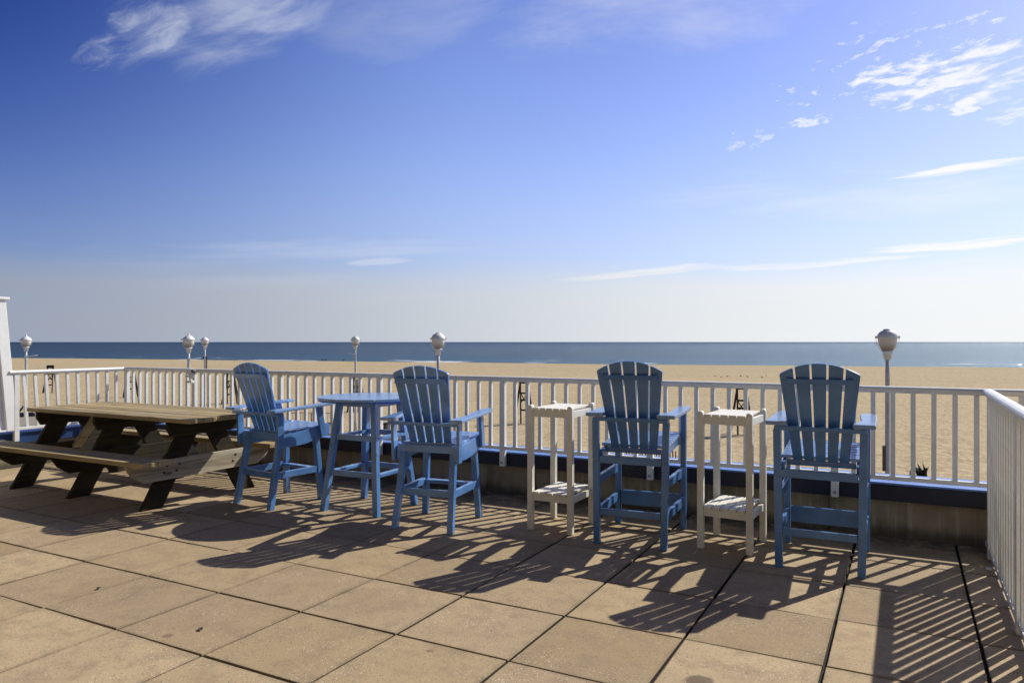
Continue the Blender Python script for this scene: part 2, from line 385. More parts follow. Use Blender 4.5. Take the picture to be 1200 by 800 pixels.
# deck: individual pavers laid over a dark bed, one structure
AX, AY, X0, Y0 = AX_, AY_, X0_, Y0_
b = MB()
for i in range(-13, 8):
    for j in range(-9, 6):
        xa = X0+i*AX; xb = xa+AX; ya = Y0+(j-1)*AY; yb = ya+AY
        if xa < -8.75: xa = -8.75
        if xb < -8.6: continue
        if yb > 5.82: yb = 5.93
        if xa >= 3.2: continue
        jr = lambda a: random.uniform(-a, a)
        gx0 = .0036+random.random()*.003; gx1 = .0036+random.random()*.003; gy0 = .0030+random.random()*.003; gy1 = .0030+random.random()*.003
        if i >= -1: gx0 += .004
        if j in (0,1): gy0 += .0015
        z = jr(.0022); tx = jr(.0018); ty = jr(.0018); c = .0028
        P = [[xa+gx0+jr(.002), ya+gy0+jr(.002)], [xb-gx1+jr(.002), ya+gy0+jr(.002)], [xb-gx1+jr(.002), yb-gy1+jr(.002)], [xa+gx0+jr(.002), yb-gy1+jr(.002)]]
        sg = [(-1,-1),(1,-1),(1,1),(-1,1)]
        lo = [(p_[0], p_[1], -.05) for p_ in P]
        mi = [(p_[0], p_[1], z-.0035+tx*s_[0]+ty*s_[1]) for p_, s_ in zip(P, sg)]
        hi = [(p_[0]-s_[0]*c, p_[1]-s_[1]*c, z+tx*s_[0]+ty*s_[1]) for p_, s_ in zip(P, sg)]
        fs = [(8,9,10,11)]
        for k in range(4):
            q = (k+1) % 4; fs += [(k,q,4+q,4+k), (4+k,4+q,8+q,8+k)]
        b.add(lo+mi+hi, fs, min(1.2, max(-.2, random.gauss(.5, .36))))
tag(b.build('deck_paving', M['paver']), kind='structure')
b = MB(); b.box(-9.3, 3.2, -3.2, 6.3, -.6, -.022, .5); tag(b.build('deck_slab', M['joint']), kind='structure')

# ------------------------------------------------------------------ parapet walls
def parapet(name, label, x0, x1, y0, y1, axis):
    T = thing(name, label, 'wall', ((x0+x1)/2, (y0+y1)/2, 0))
    cx, cy = (x0+x1)/2, (y0+y1)/2
    if axis == 'x':
        w = MB(); xx = x0
        while xx < x1:
            xe = min(xx+1.22, x1)
            w.box(xx+.003-cx, xe-.008-cx, 5.93-cy, 6.22-cy, -.02, .268); xx = xe
        w.box(x0-cx, x1-cx, 5.942-cy, 6.2-cy, -.02, .262)
        w.build('wall', M['wall'], T, .003)
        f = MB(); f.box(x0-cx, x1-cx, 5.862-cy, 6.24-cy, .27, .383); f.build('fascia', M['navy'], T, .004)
        l = MB(); xx = x0
        while xx < x1:
            xe = min(xx+2.44, x1); l.box(xx+.002-cx, xe-.002-cx, 5.852-cy, 6.26-cy, .385, .400); xx = xe
        l.build('ledge_cap', M['ledge'], T, .003)
    else:
        w = MB(); w.box(-9.02-cx, -8.76-cx, y0-cy, 6.22-cy-.31, -.02, .268); w.build('wall', M['wall'], T, .003)
        f = MB(); f.box(-9.04-cx, -8.70-cx, y0-cy, 5.855-cy, .27, .383); f.build('fascia', M['navy_sunlit'], T, .004)
        l = MB(); l.box(-9.06-cx, -8.69-cx, y0-cy, 5.848-cy, .385, .400); l.build('ledge_cap', M['ledge'], T, .003)
    return T
parapet('parapet_wall', 'low tan parapet with navy fascia and pale blue ledge under the long white railing', -9.04, 3.0, 5.85, 6.24, 'x')
parapet('parapet_wall', 'short navy topped parapet under the left white railing and tall white screen', -9.04, -8.7, 1.2, 5.85, 'y')

# ------------------------------------------------------------------ unseen hotel front added to cut and warm the fill light (behind the viewer)
m, t, p = newmat('tan stucco bounce facade'); o = t.geo()
t.put(p.inputs['Base Color'], t.mixc(t.noise(o, 1.5, 4), rgb(.22,.18,.12), rgb(.30,.25,.17))); p.inputs['Roughness'].default_value = .9
M['stucco'] = m
m, t, p = newmat('dark bounce facade glass'); p.inputs['Base Color'].default_value = rgb(.02,.025,.03); p.inputs['Roughness'].default_value = .06
M['glass'] = m
T = thing('bounce_facade', 'unseen tan stucco hotel with sliding doors, added behind the deck for warm bounce light', 'building', (0,-3.3,0))
k = MB(); k.box(-26,22,-6,0,GZ,9.0,.5); k.build('wall', M['stucco'], T)
for fl in (0,3.0,6.0):
    for xx in range(-24, 20, 4):
        k = MB(); k.box(xx,xx+2.2,.002,.06,fl+.03,fl+2.2); o = k.build('door', M['white_metal'], T)
        k = MB(); k.box(xx+.08,xx+1.07,.062,.075,fl+.1,fl+2.12); k.box(xx+1.13,xx+2.12,.062,.075,fl+.1,fl+2.12); k.build('pane', M['glass'], o)
    if fl:
        k = MB(); k.box(-26,22,.003,1.4,fl-.2,fl-.001); k.build('balcony', M['stucco'], T)

# ------------------------------------------------------------------ railings
def rail_run(root, P, Q, posts, spacing, zb, zt, foot, wob=0, plates=True, bal_meshes={}):
    """P->Q in local coordinates of root, posts = distances along; one mesh per baluster/post (shared data)"""
    P = Vector(P); Q = Vector(Q); d = (Q-P); L = d.length; d.normalize(); sd = Vector((-d.y, d.x, 0)); ang = math.atan2(d.y, d.x)
    # top rail: rounded cap over a small channel
    def sweep(prof, name, mat, z):
        b = MB(); vs = []; n = len(prof)
        for pt in (P - d*.02, Q + d*.02):
            for a, zz in prof: vs.append(pt + sd*a + Vector((0,0,z+zz)))
        fs = [tuple(range(n))[::-1], tuple(range(n, 2*n))] + [(i, (i+1) % n, n+(i+1) % n, n+i) for i in range(n)]
        b.add(vs, fs, .5); return b.build(name, mat, root, .003)
    sweep([(-.022,0),(.022,0),(.022,.012),(.034,.016),(.036,.030),(.028,.042),(.012,.047),(-.012,.047),(-.028,.042),(-.036,.030),(-.034,.016),(-.022,.012)], 'top_rail', M['white_metal'], zt-.047)
    sweep([(-.018,-.0),(.018,0),(.018,.030),(-.018,.030)], 'bottom_rail', M['white_metal'], zb)
    pm = MB(); pm.box(-.026,.026,-.022,.022, foot-zb, zt-.048-zb); first_p = None
    for s_ in posts:
        if first_p is None: o = first_p = pm.build('post', M['white_metal'], root, .004)
        else: o = first_p.copy(); COL.objects.link(o); o.parent = root
        p_ = P + d*s_; o.location = (p_.x - sd.x*0, p_.y, zb); o.rotation_euler = (0,0,ang)
        if plates:
            if 'plate' not in bal_meshes:
                k = MB(); k.lathe([(.001,-.006),(.013,-.006),(.013,.0),(.001,.0)], seg=6, smooth=False)
                pl = k.build('bolt', M['steel'], o); bal_meshes['plate'] = pl
            else:
                pl = bal_meshes['plate'].copy(); COL.objects.link(pl); pl.parent = o
            pl.location = (0, -.024, foot-zb+.035); pl.rotation_euler = (R(-90),0,0)
    edges = sorted(set([0.0]+list(posts)+[L])); first_b = None
    for a, c in zip(edges[:-1], edges[1:]):
        if c-a < .08: continue
        nb = max(1, round((c-a)/spacing)) - 1
        for k in range(nb):
            s_ = a + (c-a)*(k+1)/(nb+1)
            if first_b is None:
                m_ = MB(); m_.box(-.0155,.0155,-.0155,.0155, .028, zt-.049-zb, .5); o = first_b = m_.build('baluster', M['white_metal'], root, .002, 1)
            else: o = first_b.copy(); COL.objects.link(o); o.parent = root
            p_ = P + d*s_; o.location = (p_.x, p_.y, zb)
            o.rotation_euler = (0 if not wob else 0, random.uniform(-.002,.002)+wob*0, ang)
            if wob: o.rotation_euler = (R(wob*(1-s_/L)), 0, 0)
YR = 5.828
T = thing('railing', 'long white baluster railing above the navy ledge, behind all the chairs', 'railing', (-4.1, YR, 0))
pp = [-8.64,-7.38,-5.995,-4.636,-3.225,-1.842,-.453,1.3]
rail_run(T, (-8.68+4.1,0,0), (1.3+4.1,0,0), [x+8.68 for x in pp], .1262, .425, 1.088, .272)
T = thing('railing', 'short white railing at the far left corner beyond the picnic table', 'railing', (-8.675, 5.2, 0))
rail_run(T, (0,-.72,0), (0,.625,0), [.06], .112, .423, 1.086, .30, wob=4.5, plates=False)
T = thing('railing', 'white side railing running towards the viewer along the right edge of the paving', 'railing', (.488, 2.6, 0))
rail_run(T, (0,-2.4,0), (0,3.19,0), [.05,1.35,2.7,4.05,5.42], .118, .045, 1.086, .0, plates=False)
# little white feet on the side railing
ft = MB(); ft.box(-.0,.03,-.02,.02,0,.010); first = None
for y in (.1, 2.75):
    if first is None: o = first = ft.build('foot_plate', M['white_metal'], T, .002)
    else: o = first.copy(); COL.objects.link(o); o.parent = T
    o.location = (-.05, y, .003)

# clamp hanging on a post of the long railing
T = thing('spotlight', 'small white clamp spotlight fixed near the top of a railing post above the picnic table', 'spotlight', (-7.38, 5.78, .95))
k = MB(); k.box(-.03,.03,-.02,.02,-.03,.0); k.box(-.03,.03,-.02,.02,.035,.06); k.box(-.012,.012,-.02,.02,0,.035); k.build('clamp', M['white_metal'], T, .003)
k = MB(); k.tube([(.0,-.02,.05),(.04,-.03,.09),(.075,-.03,.11)], [.02,.03,.034], 12); k.build('lamp_head', M['white_metal'], T)
k = MB(); k.box(-.062,-.03,-.012,.012,-.028,-.012); k.box(-.062,-.03,-.012,.012,.04,.055); k.tube([(.074,-.03,.1095),(.080,-.03,.1125)], .026, 12); k.build('clamp_screw', M['black'], T)

# tall white screen at the left
T = thing('privacy_screen', 'tall white vertical board screen at the left edge, standing above the short railing', 'screen', (-8.69, 4.5, .42))
def lean(y, z): return y - z*.085
k = MB()
y = 0
for i in range(10):
    ya = -.10-i*.20; yb = ya-.185
    k.prism([(lean(ya,0),0),(lean(ya,1.42),1.42),(lean(yb,1.42),1.42),(lean(yb,0),0)], (-.012,0,.02), (0,1,0), (0,0,1), .02)
k.prism([(-.02,0),(lean(-.02,1.42),1.42),(lean(-2.1,1.42),1.42),(-2.1,0)], (-.022,0,.02), (0,1,0), (0,0,1), .012)
k.build('panel', M['vinyl'], T, .004)
for ya in (.05, -2.08):
    k = MB(); k.prism([(lean(ya,0),0),(lean(ya,1.44),1.44),(lean(ya-.11,1.44),1.44),(lean(ya-.11,0),0)], (-.03,0,0), (0,1,0), (0,0,1), .065); k.build('post', M['vinyl'], T, .005)
k = MB(); k.box(-.045,.055, lean(.07,1.44)-.001, lean(-2.22,1.44)-.001, 1.442, 1.468) if False else k.bar((.005,lean(.08,1.45),1.456),(.005,lean(-2.24,1.45),1.456),.10,.028); k.build('cap', M['vinyl'], T, .004)
k = MB(); k.box(-.03,.04,-2.1,-.07,-.0,.018); k.build('base_rail', M['vinyl'], T, .003)

# ------------------------------------------------------------------ furniture
def slats_back(b, n, y0, z0, y1, z1, wb, wt, gap, k, th, vfull):
    """fan of n slats in the plane through (y0,z0)->(y1,z1)"""
    V = Vector((0, y1-y0, z1-z0)).normalized(); U = Vector((1,0,0)); L = math.hypot(y1-y0, z1-z0)
    for i in range(n):
        e0 = -1 + 2*i/n; e1 = -1 + 2*(i+1)/n
        lb, rb = e0*wb/2 + gap/2, e1*wb/2 - gap/2
        lt, rt = e0*wt/2 + gap/2, e1*wt/2 - gap/2
        top = []
        for q in range(7):
            u = lt + (rt-lt)*q/6
            top.append((u, L - k*u*u))
        def atv(a, c, v): return a + (c-a)*v/L
        poly = [(lb, 0), (rb, 0)]
        poly += [(atv(rb, rt, top[-1][1]), top[-1][1])] + top[-2:0:-1] + [(atv(lb, lt, top[0][1]), top[0][1])]
        b.prism(poly, (0, y0, z0), U, V, -th)
def arm_outline(L, wr, wm, wf, s):
    """arm plan: v from 0 (rear) to L, u outward = s"""
    outer = [(0.0,0.0),(0.004,L*.5),(0.0,L*.88),(-.012,L*.96),(-.03,L)]
    inner = [(-wf+.03,L),(-wf+.008,L*.96),(-wf,L*.86),(-(wf+wm)/2,L*.6),(-wm,L*.42),(-wm,L*.32),(-(wm+wr)/2,L*.2),(-wr+.004,L*.12),(-wr,0)]
    pts = outer + inner
    return [(u*s, v) for u, v in pts]

def make_chair_splayed():
    T = thing('tall_chair', '-', 'chair'); m = M['blue_a']
    for s in (-1,1):
        k = MB(); k.bar((s*.228,-.275,0),(s*.205,-.165,.585),.046,.048,(1,0,0),flat=True); k.build('leg', m, T, .004)
        k = MB(); k.bar((s*.235,.262,0),(s*.205,.225,.56),.046,.048,(1,0,0),flat=True); k.build('leg', m, T, .004)
    for s in (-1,1):
        k = MB(); k.bar((s*.222,-.24,.275),(s*.222,.262,.275),.030,.055,(1,0,0)); k.build('stretcher', m, T, .003)
    k = MB(); k.bar((-.205,-.213,.275),(.205,-.213,.275),.024,.05,(0,1,0)); k.build('stretcher', m, T, .003)
    k = MB(); k.bar((-.205,.22,.275),(.205,.22,.275),.060,.028,(0,1,0)); k.build('footrest', m, T, .003)
    k = MB(); k.bar((-.237,-.185,.598),(.237,-.185,.598),.030,.056,(0,1,0)); k.build('rear_rail', m, T, .003)
    for s in (-1,1):
        k = MB(); poly = [(-.205,.515),(-.06,.505),(.08,.515),(.20,.545),(.345,.575),(.352,.60),(.350,.665),(.30,.675),(.18,.655),(.05,.632),(-.10,.618),(-.205,.618)]
        k.prism(poly, (s*.236-.014, 0, 0), (0,1,0), (0,0,1), .028); k.build('seat_side', m, T, .003)
    k = MB()
    for i in range(7):
        y0 = -.155+i*.073; zf = lambda y: .632 + .10*max(0,y)**1.2*1.0 + .0
        za = zf(y0) if i < 6 else .668; 
        k.bar((0,y0,zf(y0)),(0,y0+.067,zf(y0+.067)),.442,.020,(1,0,0))
    k.build('seat', M['blue_a_sheen'], T, .004)
    k = MB(); k.bar((-.222,.342,.622),(.222,.342,.622),.022,.085,(0,1,0)); k.build('front_apron', m, T, .003)
    for s in (-1,1):
        k = MB(); k.bar((s*.266,-.205,.505),(s*.272,-.215,.806),.024,.062,(1,0,0),flat=True); k.build('arm_support', m, T, .003)
        k = MB(); k.bar((s*.266,.262,.565),(s*.278,.195,.832),.024,.062,(1,0,0),flat=True); k.build('arm_support', m, T, .003)
        k = MB(); ol = arm_outline(.69,.105,.075,.10,s)
        if s < 0: ol = ol[::-1]
        k.prism(ol, (s*.335,-.315,.812), (1,0,0), (0,1,.045), .022); k.build('armrest', M['blue_a_sheen'], T, .004)
    k = MB(); slats_back(k, 5, -.125,.60, -.335,1.222, .345,.475,.012, 1.15, .02, 0); o = k.build('backrest', m, T, .003)
    k = MB(); k.bar((-.205,-.318,1.112),(.205,-.318,1.112),.02,.042,(0,1,0)); k.build('crossbar', m, o, .003)
    k = MB(); k.bar((-.29,-.243,.792),(.29,-.243,.792),.075,.024,(0,1,0)); k.build('crossbar', m, o, .003)
    return T

def make_chair_straight():
    T = thing('tall_chair', '-', 'chair'); m = M['blue_b']
    for s in (-1,1):
        k = MB(); k.bar((s*.232,-.335,0),(s*.246,-.318,.858),.046,.040,(1,0,0),flat=True); k.build('leg', m, T, .004)
        k = MB(); k.bar((s*.250,.300,0),(s*.252,.300,.880),.040,.050,(1,0,0),flat=True); k.build('leg', m, T, .004)
    for s in (-1,1):
        k = MB(); k.bar((s*.238,-.31,.435),(s*.250,.272,.435),.026,.062,(1,0,0)); k.build('stretcher', m, T, .003)
        k = MB(); k.bar((s*.236,-.31,.215),(s*.250,.272,.215),.026,.062,(1,0,0)); k.build('stretcher', m, T, .003)
    k = MB(); k.bar((-.21,-.333,.225),(.21,-.333,.225),.022,.045,(0,1,0)); k.build('stretcher', m, T, .003)
    k = MB(); k.bar((-.225,.288,.205),(.225,.288,.205),.024,.11,(0,1,0)); k.build('footrest', m, T, .003)
    k = MB(); k.bar((-.215,-.327,.585),(.215,-.327,.585),.024,.05,(0,1,0)); k.build('rear_rail', m, T, .003)
    for s in (-1,1):
        k = MB(); k.bar((s*.214,-.30,.622),(s*.214,.345,.672),.022,.055,(1,0,0)); k.build('seat_side', m, T, .003)
    k = MB()
    for i in range(8):
        y0 = -.215+i*.073
        z = .668+.05*(y0+.2)/.56; z2 = .668+.05*(y0+.267)/.56
        if i == 7: z2 -= .018
        if i == 0: z += .008
        k.bar((0,y0,z),(0,y0+.067,z2),.47,.022,(1,0,0))
    k.build('seat', M['blue_b_sheen'], T, .005)
    k = MB(); k.bar((-.20,-.21,.640),(.20,-.21,.640),.022,.035,(0,1,0)); k.build('seat_cleat', m, T, .003)
    k = MB(); k.bar((-.222,.336,.655),(.222,.336,.655),.022,.06,(0,1,0)); k.build('front_apron', m, T, .003)
    for s in (-1,1):
        k = MB(); ol = arm_outline(.70,.125,.085,.10,s)
        if s < 0: ol = ol[::-1]
        k.prism(ol, (s*.310,-.36,.884), (1,0,0), (0,1,.012), .025); k.build('armrest', M['blue_b_sheen'], T, .005)
    k = MB(); slats_back(k, 5, -.215,.655, -.385,1.268, .335,.485,.012, 1.35, .02, 0); o = k.build('backrest', m, T, .003)
    k = MB(); k.bar((-.19,-.374,1.158),(.19,-.374,1.158),.02,.034,(0,1,0)); k.build('crossbar', m, o, .003)
    k = MB(); k.bar((-.262,-.318,.866),(.262,-.318,.866),.066,.026,(0,1,0)); k.build('crossbar', m, o, .003)
    # brass-coloured screws on rear faces
    k = MB()
    for s in (-1,1):
        for x_, y_, z_ in ((s*.233,-.358,.225),(s*.245,-.356,.585)): k.tube([(x_,y_+.002,z_),(x_,y_-.001,z_)], .006, 8)
    k.build('screws', M['steel'], T)
    return T

a = make_chair_splayed(); a.location = (-4.855,4.715,0); a.rotation_euler = (0,0,R(-6))
tag(a, 'bright blue tall slat-back chair with splayed legs, between the picnic table and round table', 'chair', 'tall blue chairs facing the sea')
c = copy_tree(a); c.location = (-3.195,4.735,0); c.rotation_euler = (0,0,R(9))
tag(c, 'bright blue tall slat-back chair with splayed legs, just right of the round blue table', 'chair', 'tall blue chairs facing the sea')
a = make_chair_straight(); a.location = (-1.69,5.13,0); a.rotation_euler = (0,0,R(5))
tag(a, 'steel blue tall slat-back chair with upright legs, between the two white side tables', 'chair', 'tall blue chairs facing the sea')
c = copy_tree(a); c.location = (-.47,5.15,0); c.rotation_euler = (0,0,R(1.5))
tag(c, 'steel blue tall slat-back chair with upright legs, nearest the right corner of the deck', 'chair', 'tall blue chairs facing the sea')

# round table
T = thing('round_table', 'round blue bar-height table with slatted top, between the two splayed-leg blue chairs', 'table', (-4.00,4.90,0), 2)
T.scale = (1,1,1.03)
m = M['blue_a']; HB, HT = .27, .175
for sx in (-1,1):
    for sy in (-1,1):
        k = MB(); k.bar((sx*HB,sy*HB,0),(sx*HT,sy*HT,.885),.05,.05,(1,0,0),flat=True); k.build('leg', m, T, .004)
def hw(z): return HB+(HT-HB)*z/.885
for z_, fl in ((.31,0),(.595,1)):
    w = hw(z_)
    for s in (-1,1):
        k = MB(); k.bar((-w+.02,s*w,z_),(w-.02,s*w,z_),.024,.045,(0,1,0)); k.build('stretcher', m, T, .003)
        k = MB(); k.bar((s*w,-w+.02,z_),(s*w,w-.02,z_),.05,.026,(1,0,0)); k.build('stretcher', m, T, .003)
w = hw(.86)
k = MB()
for s in (-1,1):
    k.bar((-w,s*w,.865),(w,s*w,.865),.022,.05,(0,1,0)); k.bar((s*w,-w+.015,.865),(s*w,w-.015,.865),.022,.05,(1,0,0))
k.build('apron', m, T, .003)
RT = .435
k = MB(); nb = 6; bw = 2*RT/nb
def circ_strip(x0, x1, r):
    pts = []
    for q in range(13):
        x = x0+(x1-x0)*q/12; pts.append((x, math.sqrt(max(0, r*r-x*x))))
    return pts + [(x, -y) for x, y in pts[::-1]]
for i in range(nb):
    xa = -RT+i*bw+.003; xb = xa+bw-.006
    poly = circ_strip(xa, xb, RT); 
    cl = [poly[0]]
    for q in poly[1:]:
        if (Vector(q)-Vector(cl[-1])).length > 1e-4: cl.append(q)
    if (Vector(cl[0])-Vector(cl[-1])).length < 1e-4: cl.pop()
    k.prism(cl[::-1] , (0,0,.915), (1,0,0), (0,1,0), .022 if False else -.022)
k.build('tabletop', M['blue_a_sheen'], T, .003)
k = MB(); 
k.lathe([(RT-.03,.884),(RT-.006,.884),(RT-.004,.892),(RT-.006,.892)], seg=64); k.build('rim', M['blue_edge'], T)

# white side tables
def make_side():
    T = thing('side_table', '-', 'side table'); m = M['white_wood']
    hx, hy = .163, .195
    for sx in (-1,1):
        for sy in (-1,1):
            k = MB(); k.box(sx*hx-.021,sx*hx+.021,sy*hy-.021,sy*hy+.021,0,.915,.5)
            # rounded top
            k.prism([(-.021,0),(.021,0),(.017,.010),(.008,.016),(-.008,.016),(-.017,.010)], (sx*hx,sy*hy+.021,.915), (1,0,0), (0,0,1), .042, .5)
            k.build('leg', m, T, .004)
    for nm, z0 in (('tabletop',.845),('shelf',.222)):
        k = MB(); zs = z0+.05; span = 2*(hx-.021)-.004; sw = span/5
        for i in range(5):
            xa = -span/2+i*sw+.0035; xb = xa+sw-.007
            k.box(xa, xb, -hy-.024, hy+.024, zs, zs+.018)
        o = k.build(nm, m, T, .003)
        k = MB()
        for s in (-1,1):
            k.box(-hx+.0215,hx-.0215, s*hy-.011, s*hy+.011, z0, zs-.001)
            k.box(s*hx-.011, s*hx+.011, -hy+.0215, hy-.0215, z0, zs-.001)
        k.build('apron', m, o, .002)
    return T
a = make_side(); a.location = (-2.305,5.09,0); a.rotation_euler = (0,0,R(-1))
tag(a, 'white slatted side table nearer the round blue table, left of a steel blue chair', 'side table', 'white side tables')
c = copy_tree(a); c.location = (-1.055,5.19,0); c.rotation_euler = (0,0,R(-3))
tag(c, 'white slatted bar-height side table with lower shelf, between the two steel blue chairs', 'side table', 'white side tables')

# picnic table
XC, YC = -6.5, 4.47
T = thing('picnic_table', 'large weathered wooden picnic table with attached benches, at the left of the deck', 'picnic table', (XC,YC,0))
def planks(k, x0, x1, y0, n, w, z0, z1, jit=.01):
    for i in range(n):
        j = random.uniform(-jit, jit); k.box(x0+j-XC, x1+j-XC, y0+i*w+.003-YC, y0+(i+1)*w-.003-YC, z0+random.uniform(-.001,.001), z1+random.uniform(-.0015,.0015))
k = MB(); planks(k, -7.57,-5.20, 4.05, 6, .142, .722, .760); k.build('tabletop', M['wood_top'], T, .004)
for y0 in (3.68, 4.98):
    k = MB(); planks(k, -7.78,-5.27, y0, 2, .142, .402, .440); k.build('bench_seat', M['wood_top'], T, .004)
for n_, xf in enumerate((-5.57,-6.59,-7.50)):
    for s in (-1,1):
        k = MB(); k.bar((xf-XC, s*.50, 0), (xf-XC, s*.08, .722), .040, .20, (1,0,0), flat=True); k.build('leg', M['wood_shaded'], T, .003)
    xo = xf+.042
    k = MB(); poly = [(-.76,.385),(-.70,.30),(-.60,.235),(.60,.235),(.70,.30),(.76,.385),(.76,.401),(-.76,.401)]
    k.prism(poly, (xo-.019-XC, 0, 0), (0,1,0), (0,0,1), .038); k.build('bench_support', M['wood_grey'] if n_ == 0 else M['wood_shaded'], T, .003)
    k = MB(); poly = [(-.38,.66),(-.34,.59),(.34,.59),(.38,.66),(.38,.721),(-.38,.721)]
    k.prism(poly, (xo-.019-XC, 0, 0), (0,1,0), (0,0,1), .038); k.build('top_support', M['wood_shaded'], T, .003)
for xa, xb in ((-5.63,-6.03),(-7.44,-7.04)):
    k = MB(); k.bar((xa-XC,.0,.34),(xb-XC,.0,.715),.09,.038,(0,1,0)); k.build('diagonal_brace', M['wood_grey'], T, .003)
k = MB()
for y_ in (-.42,-.30,.30):
    for z_ in (.30,.355): k.tube([(-5.509-XC+.0,y_+(.03 if z_>.33 else 0),z_),(-5.505-XC,y_+(.03 if z_>.33 else 0),z_)], .011, 8)
k.build('bolts', M['black'], T)

# ------------------------------------------------------------------ boardwalk lamps
def make_lamp(finial):
    """origin at the rim of the cap; ground lies at GZ"""
    T = thing('street_lamp', '-', 'street lamp')
    H = 1.50-GZ
    k = MB(); k.lathe([(.085,-H),(.085,-H+.5),(.055,-H+.6),(.050,-.9),(.044,-.50)], seg=14); k.build('pole', M['pole'], T)
    k = MB(); k.lathe([(.048,-.52),(.085,-.50),(.09,-.36),(.135,-.335),(.135,-.315),(.11,-.30)], seg=18); k.build('neck', M['lamp_metal'], T)
    k = MB(); k.lathe([(.112,-.31),(.15,-.25),(.195,-.14),(.208,-.05),(.205,0)], seg=28); k.build('globe', M['globe'], T)
    k = MB()
    if finial: k.lathe([(.208,-.02),(.232,-.015),(.235,.01),(.20,.045),(.17,.09),(.11,.14),(.06,.17),(.035,.19),(.04,.205),(.018,.225),(.01,.30),(.002,.32)], seg=28)
    else: k.lathe([(.208,-.02),(.225,-.015),(.228,.01),(.215,.07),(.175,.13),(.12,.17),(.09,.18),(.09,.20),(.03,.21),(.005,.21)], seg=28)
    c = k.build('cap', M['lamp_metal'], T)
    k = MB()
    for s in (-1,1):
        k.box(s*.245-.02,s*.245+.02,-.02,.02,-.01,.04)
        k.tube([(s*.245,0,0),(s*.240,0,-.10),(s*.20,0,-.22),(s*.14,0,-.31)], .006)
    k.build('cage', M['lamp_metal'], c)
    return T
def add_arm(T, d, sgn, L=.45, z=-.75):
    k = MB(); k.tube([(sgn*.05,0,z),(sgn*L,0,z+.05)], [.016,.010]); k.box(-.065,.065,-.065,.065,z-.03,z+.03); k.build('arm', M['lamp_metal'], T)
def at(px, d):
    u = (px-600)/857.7
    return (-.4733*d + u*d*.8809, .8809*d + u*d*.4733)
lamps = [(1040,17.3,1.50,0,None,'nearest grey boardwalk lamp with flat capped globe, behind the right end of the long railing'),
         (513.5,23.6,1.49,0,None,'boardwalk lamp with domed cap rising behind the chair right of the round table'),
         (221,28.5,1.49,1,1,'boardwalk lamp with pointed finial and side arm, larger of the pair above the picnic table'),
         (30.5,33.5,1.49,1,1,'boardwalk lamp with pointed finial beside the tall white screen at the left'),
         (416.5,39.5,1.50,0,-1,'small distant boardwalk lamp above the round blue table'),
         (240,43.5,1.50,1,None,'small distant boardwalk lamp with dark bracket, smaller of the pair above the picnic table')]
l0 = {}
for px, d, z, fin, arm, lab in lamps:
    if fin not in l0: T = l0[fin] = make_lamp(fin)
    else:
        T = copy_tree(l0[fin])
        for ch in kids(T):
            if ch.name.split('.')[0] == 'arm' or ch.name.split('.')[0] == 'control_box': bpy.data.objects.remove(ch)
    x, y = at(px, d); T.location = (x, y, z); T.rotation_euler = (0,0,R(-math.degrees(math.atan2(x, y))))
    tag(T, lab, 'street lamp', 'lamps along the boardwalk')
    T['arm_side'] = 0; del T['arm_side']
for T, px in [(o, p_) for o, p_ in zip([o for o in bpy.data.objects if o.name.startswith('street_lamp')], range(9))]:
    pass
L_ = {o['label']: o for o in bpy.data.objects if o.name.startswith('street_lamp')}
for px, d, z, fin, arm, lab in lamps:
    T = L_[lab]
    if arm: add_arm(T, d, arm)
    if px == 1040:
        k = MB(); k.box(-.11,-.05,-.05,.05,-3.15,-2.55); k.build('control_box', M['rack'], T, .004)
        k = MB(); k.lathe([(.056,-3.27),(.075,-3.27),(.075,-3.22),(.056,-3.22)], seg=12); k.build('band', M['black'], T)
    if px == 240:
        k = MB(); k.box(.07,.13,-.03,.03,-1.75,-.95); k.box(-.10,-.04,-.03,.03,-1.1,-.98); k.build('sign_bracket', M['black'], T)
    if px == 416.5:
        k = MB(); k.box(.06,.12,-.03,.03,-3.2,-2.1); k.build('sign_bracket', M['black'], T)

# ------------------------------------------------------------------ things on the beach
def make_stand():
    T = thing('timber_stand', '-', 'beach stand'); m = M['stand']; H = 2.6
    for sx in (-1,1):
        for sy in (-1,1):
            k = MB(); k.bar((sx*.58,sy*.35,-.05),(sx*.20,sy*.12,H-.1),.09,.09,(1,0,0),flat=True); k.build('leg', m, T)
    k = MB()
    for s in (-1,1): k.bar((s*.17,-.32,-.05),(s*.21,-.14,H-.1),.085,.06,(1,0,0),flat=True)
    for z_ in (.75,1.35,1.75): k.bar((-.2,-.32+.07*z_,z_),(.2,-.32+.07*z_,z_),.06,.10,(0,1,0))
    k.build('ladder', m, T)
    k = MB(); k.bar((-.19,-.20,1.15),(.19,-.17,1.72),.06,.05,(0,1,0)); k.bar((.19,-.20,1.15),(-.19,-.17,1.72),.06,.05,(0,1,0)); k.build('brace', m, T)
    k = MB(); k.box(-.29,.29,-.2,.2,H-.28,H); k.build('top_board', m, T)
    return T
base = None
labs = ['farthest left dark timber stand on the sand beyond the short left railing',
        'dark timber stand on the sand behind the far left railing corner post',
        'dark timber stand on the sand just left of the first blue chair',
        'dark timber stand on the sand seen above and below the round blue table top',
        'dark timber stand with braced ladder on the sand left of the first white side table',
        'nearest dark timber stand on the sand, behind the second white side table']
for (px, yb), lab in zip(((59,460),(153.5,465.5),(270,473),(418,482),(614,494.5),(869,508)), labs):
    T = base = make_stand() if base is None else None or (copy_tree(base))
    x, y = at(px, 4.8*857.7/(yb-400.6)); T.location = (x, y, GZ); T.rotation_euler = (0,0,R(-math.degrees(math.atan2(x, y))+random.uniform(-12,12)))
    tag(T, lab, 'beach stand', 'timber stands in a row on the beach')
    if T is not base: pass

